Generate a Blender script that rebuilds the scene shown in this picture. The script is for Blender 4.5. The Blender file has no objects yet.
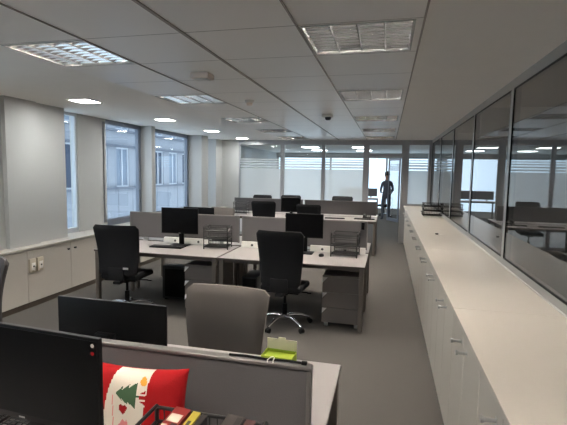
import bpy, bmesh, math, random
from mathutils import Vector, Matrix
random.seed(7)
S = bpy.context.scene
COL = S.collection
PI = math.pi

# ------------------------------------------------------------------ materials
def lin(c):
    return tuple(((v/255)/12.92 if v/255 <= .04045 else ((v/255+.055)/1.055)**2.4) for v in c)

def mat(name, rgb, rough=.6, metal=0, spec=.5, noise=0, nscale=80, bump=0, srgb=True, emis=None, estr=0):
    m = bpy.data.materials.new(name); m.use_nodes = True
    nt = m.node_tree; b = nt.nodes['Principled BSDF']
    c = lin(rgb) if srgb else rgb
    b.inputs['Base Color'].default_value = (*c, 1)
    b.inputs['Roughness'].default_value = rough
    b.inputs['Metallic'].default_value = metal
    b.inputs['Specular IOR Level'].default_value = spec
    if emis:
        b.inputs['Emission Color'].default_value = (*emis, 1)
        b.inputs['Emission Strength'].default_value = estr
    if noise or bump:
        tc = nt.nodes.new('ShaderNodeTexCoord')
        n = nt.nodes.new('ShaderNodeTexNoise'); n.inputs['Scale'].default_value = nscale
        n.inputs['Detail'].default_value = 3
        nt.links.new(tc.outputs['Object'], n.inputs['Vector'])
        if noise:
            r = nt.nodes.new('ShaderNodeMapRange')
            r.inputs['To Min'].default_value = 1-noise; r.inputs['To Max'].default_value = 1+noise
            nt.links.new(n.outputs['Fac'], r.inputs['Value'])
            mx = nt.nodes.new('ShaderNodeVectorMath'); mx.operation = 'SCALE'
            mx.inputs[0].default_value = c
            nt.links.new(r.outputs['Result'], mx.inputs['Scale'])
            nt.links.new(mx.outputs['Vector'], b.inputs['Base Color'])
        if bump:
            bp = nt.nodes.new('ShaderNodeBump'); bp.inputs['Strength'].default_value = bump
            bp.inputs['Distance'].default_value = .004
            nt.links.new(n.outputs['Fac'], bp.inputs['Height'])
            nt.links.new(bp.outputs['Normal'], b.inputs['Normal'])
    return m

M = {}
M['carpet'] = mat('carpet', (82, 79, 76), .95, 0, .1, .32, 160, .6)
M['plaster'] = mat('plaster', (248, 244, 238), .8, 0, .3, .02, 6)
M['wall'] = mat('wall_paint', (197, 196, 194), .7, 0, .3, .015, 5)
M['white_lam'] = mat('white_laminate', (190, 183, 174), .28, 0, .5, .012, 30)
M['cab_white'] = mat('cabinet_white', (192, 187, 178), .38, 0, .5, .012, 20)
M['left_cab'] = mat('left_cabinet', (182, 176, 168), .5, 0, .4, .012, 20)
M['plinth'] = mat('plinth', (70, 62, 54), .6)
M['desk_lam'] = mat('desk_laminate', (156, 151, 149), .42, 0, .45, .02, 45)
M['desk_edge'] = mat('desk_edge', (92, 84, 78), .5)
M['leg_metal'] = mat('leg_metal', (112, 104, 97), .5, .1)
M['screen_fab'] = mat('screen_fabric', (96, 93, 94), .9, 0, .15, .06, 220, .2)
M['screen_frame'] = mat('screen_frame', (112, 108, 106), .45, .3)
M['ped'] = mat('pedestal_grey', (108, 102, 98), .5, 0, .4, .02, 30)
M['silver'] = mat('silver', (205, 205, 205), .3, .9)
M['pull'] = mat('bright_pull', (235, 233, 228), .35)
M['chrome'] = mat('chrome', (225, 225, 228), .15, 1)
M['alu'] = mat('aluminium', (172, 172, 170), .4, .55)
M['alu_end'] = mat('aluminium_end', (168, 168, 170), .4, .4)
M['black_fab'] = mat('black_fabric', (30, 30, 32), .85, 0, .2, .12, 300, .25)
M['grey_fab'] = mat('grey_fabric', (104, 98, 94), .9, 0, .15, .08, 260, .25)
M['dgrey_fab'] = mat('dark_grey_fabric', (74, 71, 71), .9, 0, .15, .08, 260, .25)
M['black_pl'] = mat('black_plastic', (14, 14, 15), .45, 0, .14)
M['dark_pl'] = mat('dark_plastic', (38, 38, 40), .5)
M['screen'] = mat('screen_glass', (6, 6, 7), .4, 0, .1)
M['wire'] = mat('black_wire', (26, 25, 25), .45, .2)
M['white_pl'] = mat('white_plastic', (225, 222, 216), .4)
M['sock_dark'] = mat('socket_hole', (60, 58, 56), .6)
M['beige_pl'] = mat('beige_plastic', (188, 178, 160), .45)
M['det'] = mat('detector_plastic', (240, 226, 212), .5)
M['win_frame'] = mat('window_frame_grey', (128, 134, 146), .45, .3)
M['win_pale'] = mat('window_frame_pale', (205, 208, 212), .5)
M['track'] = mat('ceiling_track', (150, 142, 134), .5, .2)
M['fin'] = mat('louvre_fin', (228, 228, 228), .2, 1)
M['enamel'] = mat('lamp_enamel', (66, 66, 66), .4, .3)
M['housing'] = mat('lamp_housing', (190, 190, 190), .5)
M['tube'] = mat('lit_tube', (255, 255, 255), .5, emis=(1, .92, .82), estr=600)
M['dl'] = mat('lit_panel', (255, 255, 255), .5, emis=(.97, 1, .98), estr=64)
M['dl_end'] = mat('lit_panel_end', (255, 255, 255), .5, emis=(.95, 1, 1), estr=17)
M['facade'] = mat('facade_render', (150, 152, 158), .8, 0, .2, .05, 2)
M['facade_dark'] = mat('facade_panel', (108, 112, 122), .8, 0, .2, .04, 3)
M['fac_frame'] = mat('facade_frame', (200, 202, 208), .5)
M['fac_glass'] = mat('facade_glass', (52, 64, 84), .25, 0, .3)
M['fac_blind'] = mat('facade_blind', (120, 130, 144), .6)
M['red'] = mat('red_felt', (140, 14, 18), .85, 0, .2, .06, 200, .2)
M['cream'] = mat('cream_cotton', (206, 196, 182), .85, 0, .2, .04, 200, .15)
M['green'] = mat('dark_green_felt', (46, 74, 46), .85)
M['gold'] = mat('gold_felt', (214, 150, 50), .8)
M['pink'] = mat('pink_felt', (206, 122, 122), .85)
M['lime'] = mat('lime_card', (158, 178, 50), .55)
M['card'] = mat('cream_card', (226, 220, 196), .6)
M['paper'] = mat('paper', (230, 222, 208), .8)
M['bk_red'] = mat('book_red', (112, 30, 26), .4)
M['bk_white'] = mat('book_white', (190, 178, 160), .4)
M['bk_yellow'] = mat('book_yellow', (172, 156, 62), .4)
M['bk_black'] = mat('book_black', (36, 32, 32), .4)
M['bk_grey'] = mat('book_grey', (64, 58, 56), .4)
M['bk_maroon'] = mat('book_maroon', (64, 38, 38), .4)
M['skin'] = mat('skin', (160, 120, 100), .6)
M['cloth_dark'] = mat('dark_clothes', (84, 88, 98), .85)  # grey raised in the colour to suggest backlit haze
M['hair'] = mat('dark_hair', (36, 30, 28), .7)
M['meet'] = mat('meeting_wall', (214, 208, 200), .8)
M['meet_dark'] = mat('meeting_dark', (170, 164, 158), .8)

def plank_material():
    """metal ceiling planks with thin transverse joints every 0.65 m"""
    m = mat('ceiling_planks', (247, 243, 238), .34, 0, .5)
    nt = m.node_tree; b = nt.nodes['Principled BSDF']
    tc = nt.nodes.new('ShaderNodeTexCoord'); sp = nt.nodes.new('ShaderNodeSeparateXYZ')
    nt.links.new(tc.outputs['Object'], sp.inputs[0])
    def mth(op, a, v):
        n = nt.nodes.new('ShaderNodeMath'); n.operation = op
        nt.links.new(a, n.inputs[0]); n.inputs[1].default_value = v
        return n.outputs[0]
    f = mth('FRACT', mth('DIVIDE', mth('ADD', sp.outputs['Y'], 6.5-2.48), .65), 0)
    l = mth('LESS_THAN', f, .012)
    mx = nt.nodes.new('ShaderNodeMix'); mx.data_type = 'RGBA'
    mx.inputs[6].default_value = (*lin((247, 243, 238)), 1)
    mx.inputs[7].default_value = (*lin((150, 143, 136)), 1)
    nt.links.new(l, mx.inputs[0]); nt.links.new(mx.outputs[2], b.inputs['Base Color'])
    return m
M['planks'] = plank_material()

def glass_material(name, tint=(.93, .95, .95), frost=None, ior=1.5):
    m = bpy.data.materials.new(name); m.use_nodes = True
    nt = m.node_tree; N = nt.nodes; L = nt.links
    N.remove(N['Principled BSDF']); out = N['Material Output']
    tr = N.new('ShaderNodeBsdfTransparent'); tr.inputs[0].default_value = (*tint, 1)
    gl = N.new('ShaderNodeBsdfGlossy'); gl.inputs['Roughness'].default_value = .015
    def mth(op, a, b=None):
        n = N.new('ShaderNodeMath'); n.operation = op
        for i, v in enumerate((a, b)):
            if v is None: continue
            if isinstance(v, (int, float)): n.inputs[i].default_value = v
            else: L.new(v, n.inputs[i])
        return n.outputs[0]
    fr = N.new('ShaderNodeFresnel'); fr.inputs['IOR'].default_value = ior
    F = fr.outputs[0]
    geo = N.new('ShaderNodeNewGeometry')
    F2 = mth('DIVIDE', mth('MULTIPLY', F, 2.0), mth('ADD', F, 1.0))
    fac = mth('MULTIPLY', F2, mth('SUBTRACT', 1.0, geo.outputs['Backfacing']))
    base = tr.outputs[0]
    if frost:
        zs, bands = frost      # solid below zs, thin frosted bands above
        tc = N.new('ShaderNodeTexCoord'); sp = N.new('ShaderNodeSeparateXYZ')
        L.new(tc.outputs['Object'], sp.inputs[0]); z = sp.outputs['Z']
        k = mth('LESS_THAN', z, zs)
        for a, b in bands:
            k = mth('MAXIMUM', k, mth('MULTIPLY', mth('GREATER_THAN', z, a), mth('LESS_THAN', z, b)))
        tl = N.new('ShaderNodeBsdfTranslucent'); tl.inputs[0].default_value = (.93, .95, .96, 1)
        df = N.new('ShaderNodeBsdfDiffuse'); df.inputs[0].default_value = (.85, .86, .87, 1)
        m1 = N.new('ShaderNodeMixShader'); m1.inputs[0].default_value = .3
        L.new(tl.outputs[0], m1.inputs[1]); L.new(df.outputs[0], m1.inputs[2])
        m3 = N.new('ShaderNodeMixShader'); m3.inputs[0].default_value = .12
        L.new(m1.outputs[0], m3.inputs[1]); L.new(tr.outputs[0], m3.inputs[2])
        m2 = N.new('ShaderNodeMixShader')
        L.new(mth('MULTIPLY', k, mth('SUBTRACT', 1.0, geo.outputs['Backfacing'])), m2.inputs[0])
        L.new(tr.outputs[0], m2.inputs[1]); L.new(m3.outputs[0], m2.inputs[2])
        base = m2.outputs[0]
    mx = N.new('ShaderNodeMixShader')
    L.new(fac, mx.inputs[0]); L.new(base, mx.inputs[1]); L.new(gl.outputs[0], mx.inputs[2])
    L.new(mx.outputs[0], out.inputs['Surface'])
    return m
M['glass'] = glass_material('clear_glass')
M['glass_side'] = glass_material('side_glass', tint=(.86, .87, .87), ior=2.15)
BANDS = [(1.855, 1.90), (1.925, 1.97), (1.995, 2.03), (2.06, 2.085)]
M['glass_frost'] = glass_material('frosted_glass', frost=(1.83, BANDS))
M['glass_band'] = glass_material('banded_glass', tint=(.86, .87, .87), frost=(0, BANDS), ior=2.15)

# ------------------------------------------------------------------ mesh helpers
class MB:
    def __init__(s): s.bm = bmesh.new(); s.mi = 0
    def box(s, x0, x1, y0, y1, z0, z1, bev=0, mi=None, mtx=None, seg=2):
        vs = [s.bm.verts.new(p) for p in ((x0,y0,z0),(x1,y0,z0),(x1,y1,z0),(x0,y1,z0),(x0,y0,z1),(x1,y0,z1),(x1,y1,z1),(x0,y1,z1))]
        fs = [s.bm.faces.new([vs[i] for i in f]) for f in ((0,3,2,1),(4,5,6,7),(0,1,5,4),(1,2,6,5),(2,3,7,6),(3,0,4,7))]
        for f in fs: f.material_index = s.mi if mi is None else mi
        if mtx is not None:
            for v in vs: v.co = mtx @ v.co
        if bev:
            es = list({e for f in fs for e in f.edges})
            bmesh.ops.bevel(s.bm, geom=es, offset=bev, segments=seg, affect='EDGES', profile=.5, clamp_overlap=True)
        return s
    def tube(s, pts, r, n=8, mi=None, closed=False):
        pts = [Vector(p) for p in pts]; rings = []
        up0 = Vector((0, 0, 1)); k = len(pts)
        for i, p in enumerate(pts):
            if closed: d = (pts[(i+1) % k]-pts[i-1])
            else: d = (pts[min(i+1, k-1)]-pts[max(i-1, 0)])
            d.normalize()
            u = up0 if abs(d.z) < .9 else Vector((1, 0, 0))
            a = d.cross(u).normalized(); b = a.cross(d).normalized()
            rr = r[i] if isinstance(r, (list, tuple)) else r
            rings.append([s.bm.verts.new(p+(a*math.cos(t)+b*math.sin(t))*rr) for t in [2*PI*j/n for j in range(n)]])
        fs = []
        rng = range(k if closed else k-1)
        for i in rng:
            A, B = rings[i], rings[(i+1) % k]
            for j in range(n):
                fs.append(s.bm.faces.new((A[j], A[(j+1) % n], B[(j+1) % n], B[j])))
        if not closed:
            fs.append(s.bm.faces.new(rings[0][::-1])); fs.append(s.bm.faces.new(rings[-1]))
        for f in fs: f.material_index = s.mi if mi is None else mi
        return s
    def lathe(s, prof, n=20, c=(0, 0, 0), mi=None):
        rings = []
        for r, z in prof:
            rings.append([s.bm.verts.new((c[0]+r*math.cos(2*PI*j/n), c[1]+r*math.sin(2*PI*j/n), c[2]+z)) for j in range(n)])
        fs = []
        for A, B in zip(rings, rings[1:]):
            for j in range(n): fs.append(s.bm.faces.new((A[j], A[(j+1) % n], B[(j+1) % n], B[j])))
        fs.append(s.bm.faces.new(rings[0][::-1])); fs.append(s.bm.faces.new(rings[-1]))
        for f in fs: f.material_index = s.mi if mi is None else mi
        return s
    def prism(s, poly, z0, z1, mtx=None, mi=None):
        a = [s.bm.verts.new((x, y, z0)) for x, y in poly]; b = [s.bm.verts.new((x, y, z1)) for x, y in poly]
        fs = [s.bm.faces.new(a[::-1]), s.bm.faces.new(b)]
        n = len(poly)
        for i in range(n): fs.append(s.bm.faces.new((a[i], a[(i+1) % n], b[(i+1) % n], b[i])))
        if mtx is not None:
            for v in a+b: v.co = mtx @ v.co
        for f in fs: f.material_index = s.mi if mi is None else mi
        return s
    def build(s, name, mats, parent=None, loc=(0, 0, 0), rz=0, smooth=True, label=None):
        bmesh.ops.recalc_face_normals(s.bm, faces=s.bm.faces[:])
        me = bpy.data.meshes.new(name); s.bm.to_mesh(me); s.bm.free()
        for m in (mats if isinstance(mats, (list, tuple)) else [mats]): me.materials.append(m)
        if smooth:
            for p in me.polygons: p.use_smooth = True
            me.set_sharp_from_angle(angle=math.radians(38))
        o = bpy.data.objects.new(name, me); COL.objects.link(o)
        o.location = loc; o.rotation_euler = (0, 0, rz)
        if parent: o.parent = parent
        if label: o['label'] = label
        return o

def tag(o, label, cat, group=None, kind=None):
    o['label'] = label; o['category'] = cat
    if group: o['group'] = group
    if kind: o['kind'] = kind
    return o
def thing(name, label, cat, loc=(0, 0, 0), rz=0, group=None):
    o = bpy.data.objects.new(name, None); COL.objects.link(o); o.empty_display_size = .1
    o.location = loc; o.rotation_euler = (0, 0, rz)
    return tag(o, label, cat, group)
def dup(root, loc, rz=0, label=None, group=None):
    def cp(o, par):
        c = o.copy(); COL.objects.link(c)
        if par: c.parent = par
        for ch in list(o.children): cp(ch, c)
        return c
    r = cp(root, None); r.location = loc; r.rotation_euler = (0, 0, rz)
    if label: r['label'] = label
    if group: r['group'] = group
    return r
def struct(mb, name, m, parent=None, **k):
    o = mb.build(name, m, parent, **k)
    if parent is None: o['kind'] = 'structure'
    return o
def sthing(name):
    o = bpy.data.objects.new(name, None); COL.objects.link(o); o['kind'] = 'structure'; return o
ORD = ['nearest', 'second', 'third', 'fourth', 'fifth', 'sixth', 'seventh', 'eighth', 'ninth', 'tenth', 'eleventh', 'twelfth']

# ------------------------------------------------------------------ the shell
CZ = 2.58; XW = -4.45; XG = -4.70; XR = 1.06; YE = 11.2; YB = -2.6
b = MB(); b.box(-5.0, 5.0, YB-.2, 19.2, -.1, 0); struct(b, 'floor', M['carpet'], smooth=False)

# ceiling with openings for the lamps
LAMP_Y = [-1.50, .50, 2.50, 4.50, 6.50, 8.33, 10.05]; LW = .645; LD = .60  # first two of each row are unseen lamps added to brighten the foreground
STRIPS = [(-2.608, -1.963), (-.528, .117+.036)]
DLP = [(-3.69, .78), (-3.69, 2.75), (-3.69, 4.71), (-3.68, 6.67), (-3.66, 8.61), (-3.68, 10.62)]; DLS = .27  # first two downlights are unseen, added as extra light near the camera
holes = [(x0, x0+LW, y, y+LD) for (x0, _) in STRIPS for y in LAMP_Y] + [(x-DLS/2, x+DLS/2, y-DLS/2, y+DLS/2) for x, y in DLP]
def ceiling_cells(mb, x0, x1, mi):
    hs = sorted([h for h in holes if h[0] >= x0-1e-4 and h[1] <= x1+1e-4], key=lambda h: h[2])
    y = YB
    for h in hs:
        if h[2] > y: mb.box(x0, x1, y, h[2], CZ, CZ+.02, mi=mi)
        if h[0]-x0 > .001: mb.box(x0, h[0], h[2], h[3], CZ, CZ+.02, mi=mi)
        if x1-h[1] > .001: mb.box(h[1], x1, h[2], h[3], CZ, CZ+.02, mi=mi)
        y = h[3]
    mb.box(x0, x1, y, YE, CZ, CZ+.02, mi=mi)
b = MB()
ceiling_cells(b, -4.95, -2.618, 0); ceiling_cells(b, -2.618, -1.953, 1); ceiling_cells(b, -1.953, -.538, 1)
ceiling_cells(b, -.538, .163, 1); ceiling_cells(b, .163, XR+.04, 0)
b.box(-4.95, 1.1, YB, YE, CZ+.16, CZ+.2, mi=0)
struct(b, 'ceiling', [M['plaster'], M['planks']], smooth=False)
for i, x in enumerate((-1.953, -1.245, -.538, .160)):
    b = MB(); w = .022 if i == 1 else .011
    b.box(x-w/2, x+w/2, YB, YE-.04, CZ-.006, CZ)
    struct(b, 'trim_%d' % (i+1), M['track'], smooth=False)

# left wall: openings in y on plane XW, glass on plane XG
OPEN = [(-1.7, .2), (.9, 2.8), (5.24, 5.76), (6.45, 7.54), (7.68, 9.60), (9.98, 10.76)]  # first two are unseen windows, added so daylight brightens the ceiling
FACE = [XW, XW, XW, -4.665, XW, -4.34, XW]
SILL = .74
b = MB()
y = YB
for (a, c), xf in zip(OPEN, FACE):
    b.box(-4.80, -4.755, y, a-.14, SILL, CZ); b.box(-4.755, xf, y, a, SILL, CZ); y = c
b.box(-4.80, XW, y, YE+.06, SILL, CZ)
b.box(-4.95, -4.62, YB, YE+.06, 0, SILL)
b.box(XW, XW+.06, 4.21, 4.68, SILL+.02, CZ)
struct(b, 'wall_left', M['wall'], smooth=False)
for i, (a, c) in enumerate(OPEN):
    r = sthing('window_%d' % (i+1))
    f = MB(); w = .03 if c-a < 1 else .05; zb = SILL+.02; zt = CZ
    a0 = a; a = a-.14
    f.box(XG-.05, XG+.02, a, c, zt-.045, zt); f.box(XG-.05, XG+.02, a, c, zb, zb+.07)
    f.box(XG-.05, XG+.02, a, a+w, zb+.07, zt-.045); f.box(XG-.05, XG+.02, c-w, c, zb+.07, zt-.045)
    if c-a > 1:   # inner opening sash
        s0, s1, t0, t1 = a+w, c-w, zb+.07, zt-.045
        for bx in ((s0, s0+.035, t0, t1), (s1-.06, s1, t0, t1), (s0+.035, s1-.06, t1-.035, t1), (s0+.035, s1-.06, t0, t0+.05)):
            f.box(XG-.03, XG+.035, bx[0], bx[1], bx[2], bx[3])
        f.box(XG+.035, XG+.06, s1-.045, s1-.02, 1.35, 1.5, bev=.004)
    f.build('window_frame', M['win_frame' if c-a > 1 else 'win_pale'], r, smooth=False)
    g = MB(); g.box(XG-.02, XG-.012, a+w*.6, c-w*.6, zb+.07, zt-.04); g.build('window_pane', M['glass'], r, smooth=False)
    s = MB(); s.box(XG+.02, XW-.005, a0+.002, c-.002, SILL, SILL+.018, bev=.003); s.build('window_board', M['white_lam'], r)

# back wall behind the camera and low wall under the side glazing
b = MB(); b.box(-5.0, 5.0, YB-.15, YB, 0, CZ+.2); struct(b, 'wall_back', M['wall'], smooth=False)

# side glazing over the counter
r = sthing('wall_right')
b = MB(); b.box(1.02, 1.10, YB, YE, 0, .955); b.build('dado', M['wall'], r, smooth=False)
MY = [.73, 2.46, 4.19, 5.89, 7.63, 9.37, 11.14]
f = MB(); f.box(1.03, 1.09, YB, YE, .955, 1.01); f.box(1.03, 1.09, YB, YE, 2.50, CZ)
for y in [-1.0]+MY: f.box(1.03, 1.09, y-.04, y+.04, 1.01, 2.50)
f.build('glazing_frame', M['alu'], r, smooth=False)
gk = MB()   # dark gasket round every pane
edges = [YB]+[-1.0]+MY
for a, c in zip(edges[1:], edges[2:]):
    a += .04; c -= .04
    for q in ((a, a+.007, 1.01, 2.5), (c-.007, c, 1.01, 2.5), (a+.007, c-.007, 1.01, 1.018), (a+.007, c-.007, 2.492, 2.5)):
        gk.box(1.0295, 1.052, q[0], q[1], q[2], q[3])
gk.build('gasket', M['black_pl'], r, smooth=False)
for k, (a, c) in enumerate(zip(edges[1:], edges[2:])):
    g = MB(); g.box(1.036, 1.045, a+.045, c-.045, 1.015, 2.495)
    g.build('glass_pane', M['glass_band'] if a > 7 else M['glass_side'], r, smooth=False)

# end glazing with the doorway
r = sthing('wall_end')
f = MB()
f.box(-4.62, -3.97, YE, YE+.1, 0, CZ); f.build('end_pier', M['wall'], r, smooth=False)
f = MB()
f.box(-3.97, 1.03, YE, YE+.07, 2.46, CZ); f.box(-3.97, -.58, YE, YE+.07, 0, .08)
for x0, x1 in ((-3.97, -3.93), (-2.80, -2.69), (-1.69, -1.60), (-.62, -.47), (.32, .50), (.97, 1.03)):
    f.box(x0, x1, YE-.005, YE+.075, 0, 2.46)
f.box(-.47, .32, YE, YE+.07, 2.17, 2.23)
f.box(.50, .97, YE, YE+.07, 0, 1.0)
f.build('glazing_frame', M['alu_end'], r, smooth=False)
f = MB(); f.box(-4.95, 1.1, YE+.001, YE+.069, CZ, CZ+.2); f.build('head_panel', M['plaster'], r, smooth=False)
for x0, x1 in ((-3.93, -2.80), (-2.69, -1.69), (-1.60, -.62)):
    g = MB(); g.box(x0-.01, x1+.01, YE+.03, YE+.04, .07, 2.47); g.build('frosted_pane', M['glass_frost'], r, smooth=False, label='frosted glass pane with clear stripes near the top')
g = MB(); g.box(-.48, .33, YE+.03, YE+.04, 2.22, 2.47); g.build('transom_pane', M['glass'], r, smooth=False)
g = MB(); g.box(.49, .98, YE+.03, YE+.04, .99, 2.47); g.build('side_pane', M['glass_frost'], r, smooth=False)

# rooms beyond: end room and the meeting rooms behind the side glazing
b = MB(); b.box(-5, 5, YE+.07, 19.2, CZ+.02, CZ+.1); struct(b, 'ceiling', M['plaster'], smooth=False)
b = MB(); b.box(-5, -4.9, YE+.1, 19, 0, CZ+.02); struct(b, 'wall_far_left', M['wall'], smooth=False)
b = MB(); b.box(1.6, 1.75, YE+.2, 19, 0, CZ+.02); struct(b, 'wall_far_right', M['wall'], smooth=False)
r = sthing('window_7')
b = MB(); b.box(-4.9, 4.9, 18.9, 19.1, 0, .18); b.box(-4.9, 4.9, 18.9, 19.1, 2.45, CZ+.02)
b.build('sill_wall', M['wall'], r, smooth=False)
f = MB()
f.box(-4.9, 4.9, 18.95, 19.05, .18, .25); f.box(-4.9, 4.9, 18.95, 19.05, 2.38, 2.45)
x = -4.9
while x < 4.9: f.box(x, x+.08, 18.95, 19.05, .25, 2.38); x += 2.4
f.build('window_frame', M['alu'], r, smooth=False)
g = MB(); g.box(-4.85, 4.85, 18.99, 19.0, .23, 2.4); g.build('window_pane', M['glass'], r, smooth=False)
# glazed screen deep in the end room, with an open door leaf
b = MB(); b.box(1.1, 4.9, YE+.0, YE+.1, 0, CZ+.1); struct(b, 'wall_far_side', M['meet'], smooth=False)
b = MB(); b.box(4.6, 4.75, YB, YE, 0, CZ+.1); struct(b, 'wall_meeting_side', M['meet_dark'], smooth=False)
b = MB(); b.box(1.1, 4.75, YB, YE, CZ+.0, CZ+.1); struct(b, 'ceiling', M['meet'], smooth=False)
for i, y in enumerate((5.86, 9.34)):
    b = MB(); b.box(1.10, 4.6, y, y+.08, 0, CZ); struct(b, 'wall_meeting_%s' % ('middle', 'rear')[i], M['meet'], smooth=False)

# a leaf of the far glass door, standing open
r = sthing('door_1'); r.location = (.42, 15.8, 0); r.rotation_euler = (0, 0, math.radians(118))
f = MB()
for q in ((0, .06, .01, 2.3), (.78, .84, .01, 2.3), (.06, .78, .01, .12), (.06, .78, 2.22, 2.3)): f.box(q[0], q[1], -.02, .02, q[2], q[3])
f.build('door_frame', M['win_frame'], r, smooth=False)
g = MB(); g.box(.05, .79, -.004, .004, .11, 2.23); g.build('door_pane', M['glass_band'], r, smooth=False)
h = MB(); h.tube([(.75, -.02, 1.0), (.75, -.06, 1.0), (.75, -.06, 1.25), (.75, -.02, 1.25)], .009); h.build('door_handle', M['silver'], r)

# ------------------------------------------------------------------ building across the street
B = thing('building', 'pale grey rendered building with tall windows seen through the left windows', 'building', (-11.5, 0, 0))
b = MB()
zsp = [(-4, .9), (2.62, 3.3), (5.2, 8.0)]
FWY = [7.3+1.55*k for k in range(17)]
b.box(-.6, -.14, 2, 36, -4, 8)
b.box(-.14, 0, 2, 36, -4, .95); b.box(-.14, 0, 2, 36, 2.68, 3.45); b.box(-.14, 0, 2, 36, 5.2, 8)
y = 2
for wy in FWY:
    b.box(-.14, 0, y, wy, .95, 2.68); b.box(-.14, 0, y, wy, 3.45, 5.2); y = wy+.95
b.box(-.14, 0, y, 36, .95, 2.68); b.box(-.14, 0, y, 36, 3.45, 5.2)
b.build('wall', M['facade'], B, smooth=False)
b = MB()
for z in (.86, 2.70, 3.36): b.box(0, .12, 2, 36, z, z+.09)
b.build('ledge', M['facade_dark'], B, smooth=False)
b = MB()
for k in range(30): b.box(-.001, .008, 2.4+k*1.1, 2.415+k*1.1, -3, .86)
b.build('panel_joint', M['facade_dark'], B, smooth=False)
for k, wy in enumerate(FWY):
    for z0, z1 in ((.95, 2.68), (3.45, 5.2)):
        f = MB()
        for q in ((wy, wy+.06, z0, z1), (wy+.89, wy+.95, z0, z1), (wy+.06, wy+.89, z0, z0+.06), (wy+.06, wy+.89, z1-.06, z1), (wy+.45, wy+.5, z0+.06, z1-.06)):
            f.box(-.13, -.04, *q)
        f = f.build('window', M['fac_frame'], B, smooth=False)
        g = MB(); g.box(-.10, -.09, wy+.05, wy+.9, z0+.05, z1-.05)
        g.build('pane', M['fac_glass'] if (k % 3 and z0 < 3) else M['fac_blind'], f, smooth=False)

# ------------------------------------------------------------------ ceiling lamps
def lamp_proto(loc, label):
    t = thing('ceiling_light', label, 'ceiling light', loc, 0, 'louvred ceiling lights')
    w, d = LW, LD
    f = MB()
    for q in ((0, w, 0, .014), (0, w, d-.014, d), (0, .012, .014, d-.014), (w-.012, w, .014, d-.014)): f.box(q[0], q[1], q[2], q[3], -.004, .022)
    f.build('frame', M['alu'], t, smooth=False)
    h = MB(); h.box(0, w, 0, d, .115, .125); h.box(0, .006, 0, d, .02, .115); h.box(w-.006, w, 0, d, .02, .115); h.box(0, w, 0, .006, .02, .115); h.box(0, w, d-.006, d, .02, .115)
    h.build('housing', M['housing'], t, smooth=False)
    l = MB(); cw = (w-.024)/4
    for k in range(5):
        x = .012+k*cw
        l.prism([(x-.022 if k else x, .055), (x-.009 if k else x, .028), (x-.003 if k else x, .002), (x+.003 if k < 4 else x, .002), (x+.009 if k < 4 else x, .028), (x+.022 if k < 4 else x, .055)], .014, d-.014,
                Matrix(((1, 0, 0, 0), (0, 0, 1, 0), (0, 1, 0, 0), (0, 0, 0, 1))))
    l.build('side_reflector', M['enamel'], t, smooth=False); l = MB()
    n = 9
    for c in range(4):
        for k in range(n):
            y = .014+(d-.028)*(k+.5)/n; x0 = .012+c*cw+.004; x1 = .012+(c+1)*cw-.004
            l.prism([(y-.019, .052), (y-.007, .026), (y-.0015, .004), (y+.0015, .004), (y+.007, .026), (y+.019, .052)], x0, x1,
                    Matrix(((0, 0, 1, 0), (1, 0, 0, 0), (0, 1, 0, 0), (0, 0, 0, 1))))
    l.build('louvre', M['fin'], t, smooth=False)
    for c in range(4):
        u = MB(); x = .012+(c+.5)*cw; u.tube([(x, .02, .08), (x, d-.02, .08)], .013, 10); u.build('tube', M['tube'], t)
    return t
names = ['left row of ceiling lights over the window side', 'right row of ceiling lights beside the counter']
L0 = None
for si, (x0, _) in enumerate(STRIPS):
    for k, y in enumerate(LAMP_Y):
        lab = ('%s square louvred light in the %s' % (ORD[k-2], ('left ceiling row', 'right ceiling row above the aisle')[si])) if k > 1 else 'added louvred ceiling light %s, outside the photo, %s row' % (('behind the camera', 'above the camera')[k], ('left', 'right')[si])
        if L0 is None: L0 = lamp_proto((x0, y, CZ), lab)
        else: dup(L0, (x0, y, CZ), 0, lab)
D0 = None
for k, (x, y) in enumerate(DLP):
    lab = ('%s lit square downlight along the window wall' % ORD[k-2]) if k > 1 else 'added lit square downlight by the windows %s the camera, outside the photo' % ('beside', 'just ahead of')[k]
    if D0 is None:
        D0 = t = thing('downlight', lab, 'ceiling light', (x, y, CZ), 0, 'lit downlights by the windows')
        h = DLS/2; f = MB()
        for q in ((-h-.015, h+.015, -h-.015, -h+.004), (-h-.015, h+.015, h-.004, h+.015), (-h-.015, -h+.004, -h+.004, h-.004), (h-.004, h+.015, -h+.004, h-.004)):
            f.box(q[0], q[1], q[2], q[3], -.006, 0)
        f.build('frame', M['white_pl'], t, smooth=False)
        g = MB(); g.box(-h, h, -h, h, .004, .012); g.build('diffuser', M['dl'], t, smooth=False)
    else: dup(D0, (x, y, CZ), 0, lab)

PL = None
for k, (x, y) in enumerate([(-2.6, 12.6), (-.9, 12.6), (-2.6, 14.6), (-.9, 14.6), (-2.6, 16.6), (-.9, 16.6)]):
    lab = 'lit ceiling panel in the room beyond the frosted glass, %s column, %s from the glass' % (('left', 'right')[k % 2], ORD[k//2].replace('nearest', 'first'))
    if PL is None:
        PL = t = thing('ceiling_panel', lab, 'ceiling light', (x, y, CZ+.0195), 0, 'lit panels beyond the frosted glass')
        f = MB()
        for q in ((-.3, .3, -.3, -.28), (-.3, .3, .28, .3), (-.3, -.28, -.28, .28), (.28, .3, -.28, .28)): f.box(*q, -.012, 0)
        f.build('frame', M['white_pl'], t, smooth=False)
        g = MB(); g.box(-.28, .28, -.28, .28, -.008, -.001); g.build('diffuser', M['dl_end'], t, smooth=False)
    else: dup(PL, (x, y, CZ+.0195), 0, lab)
t = thing('ceiling_detector', 'beige rectangular box on the ceiling, largest of three and nearest the camera', 'ceiling device', (-1.59, 3.53, CZ), 0)
b = MB(); b.box(-.085, .085, -.07, .07, -.05, 0, bev=.012); b.build('housing', M['det'], t)
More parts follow.
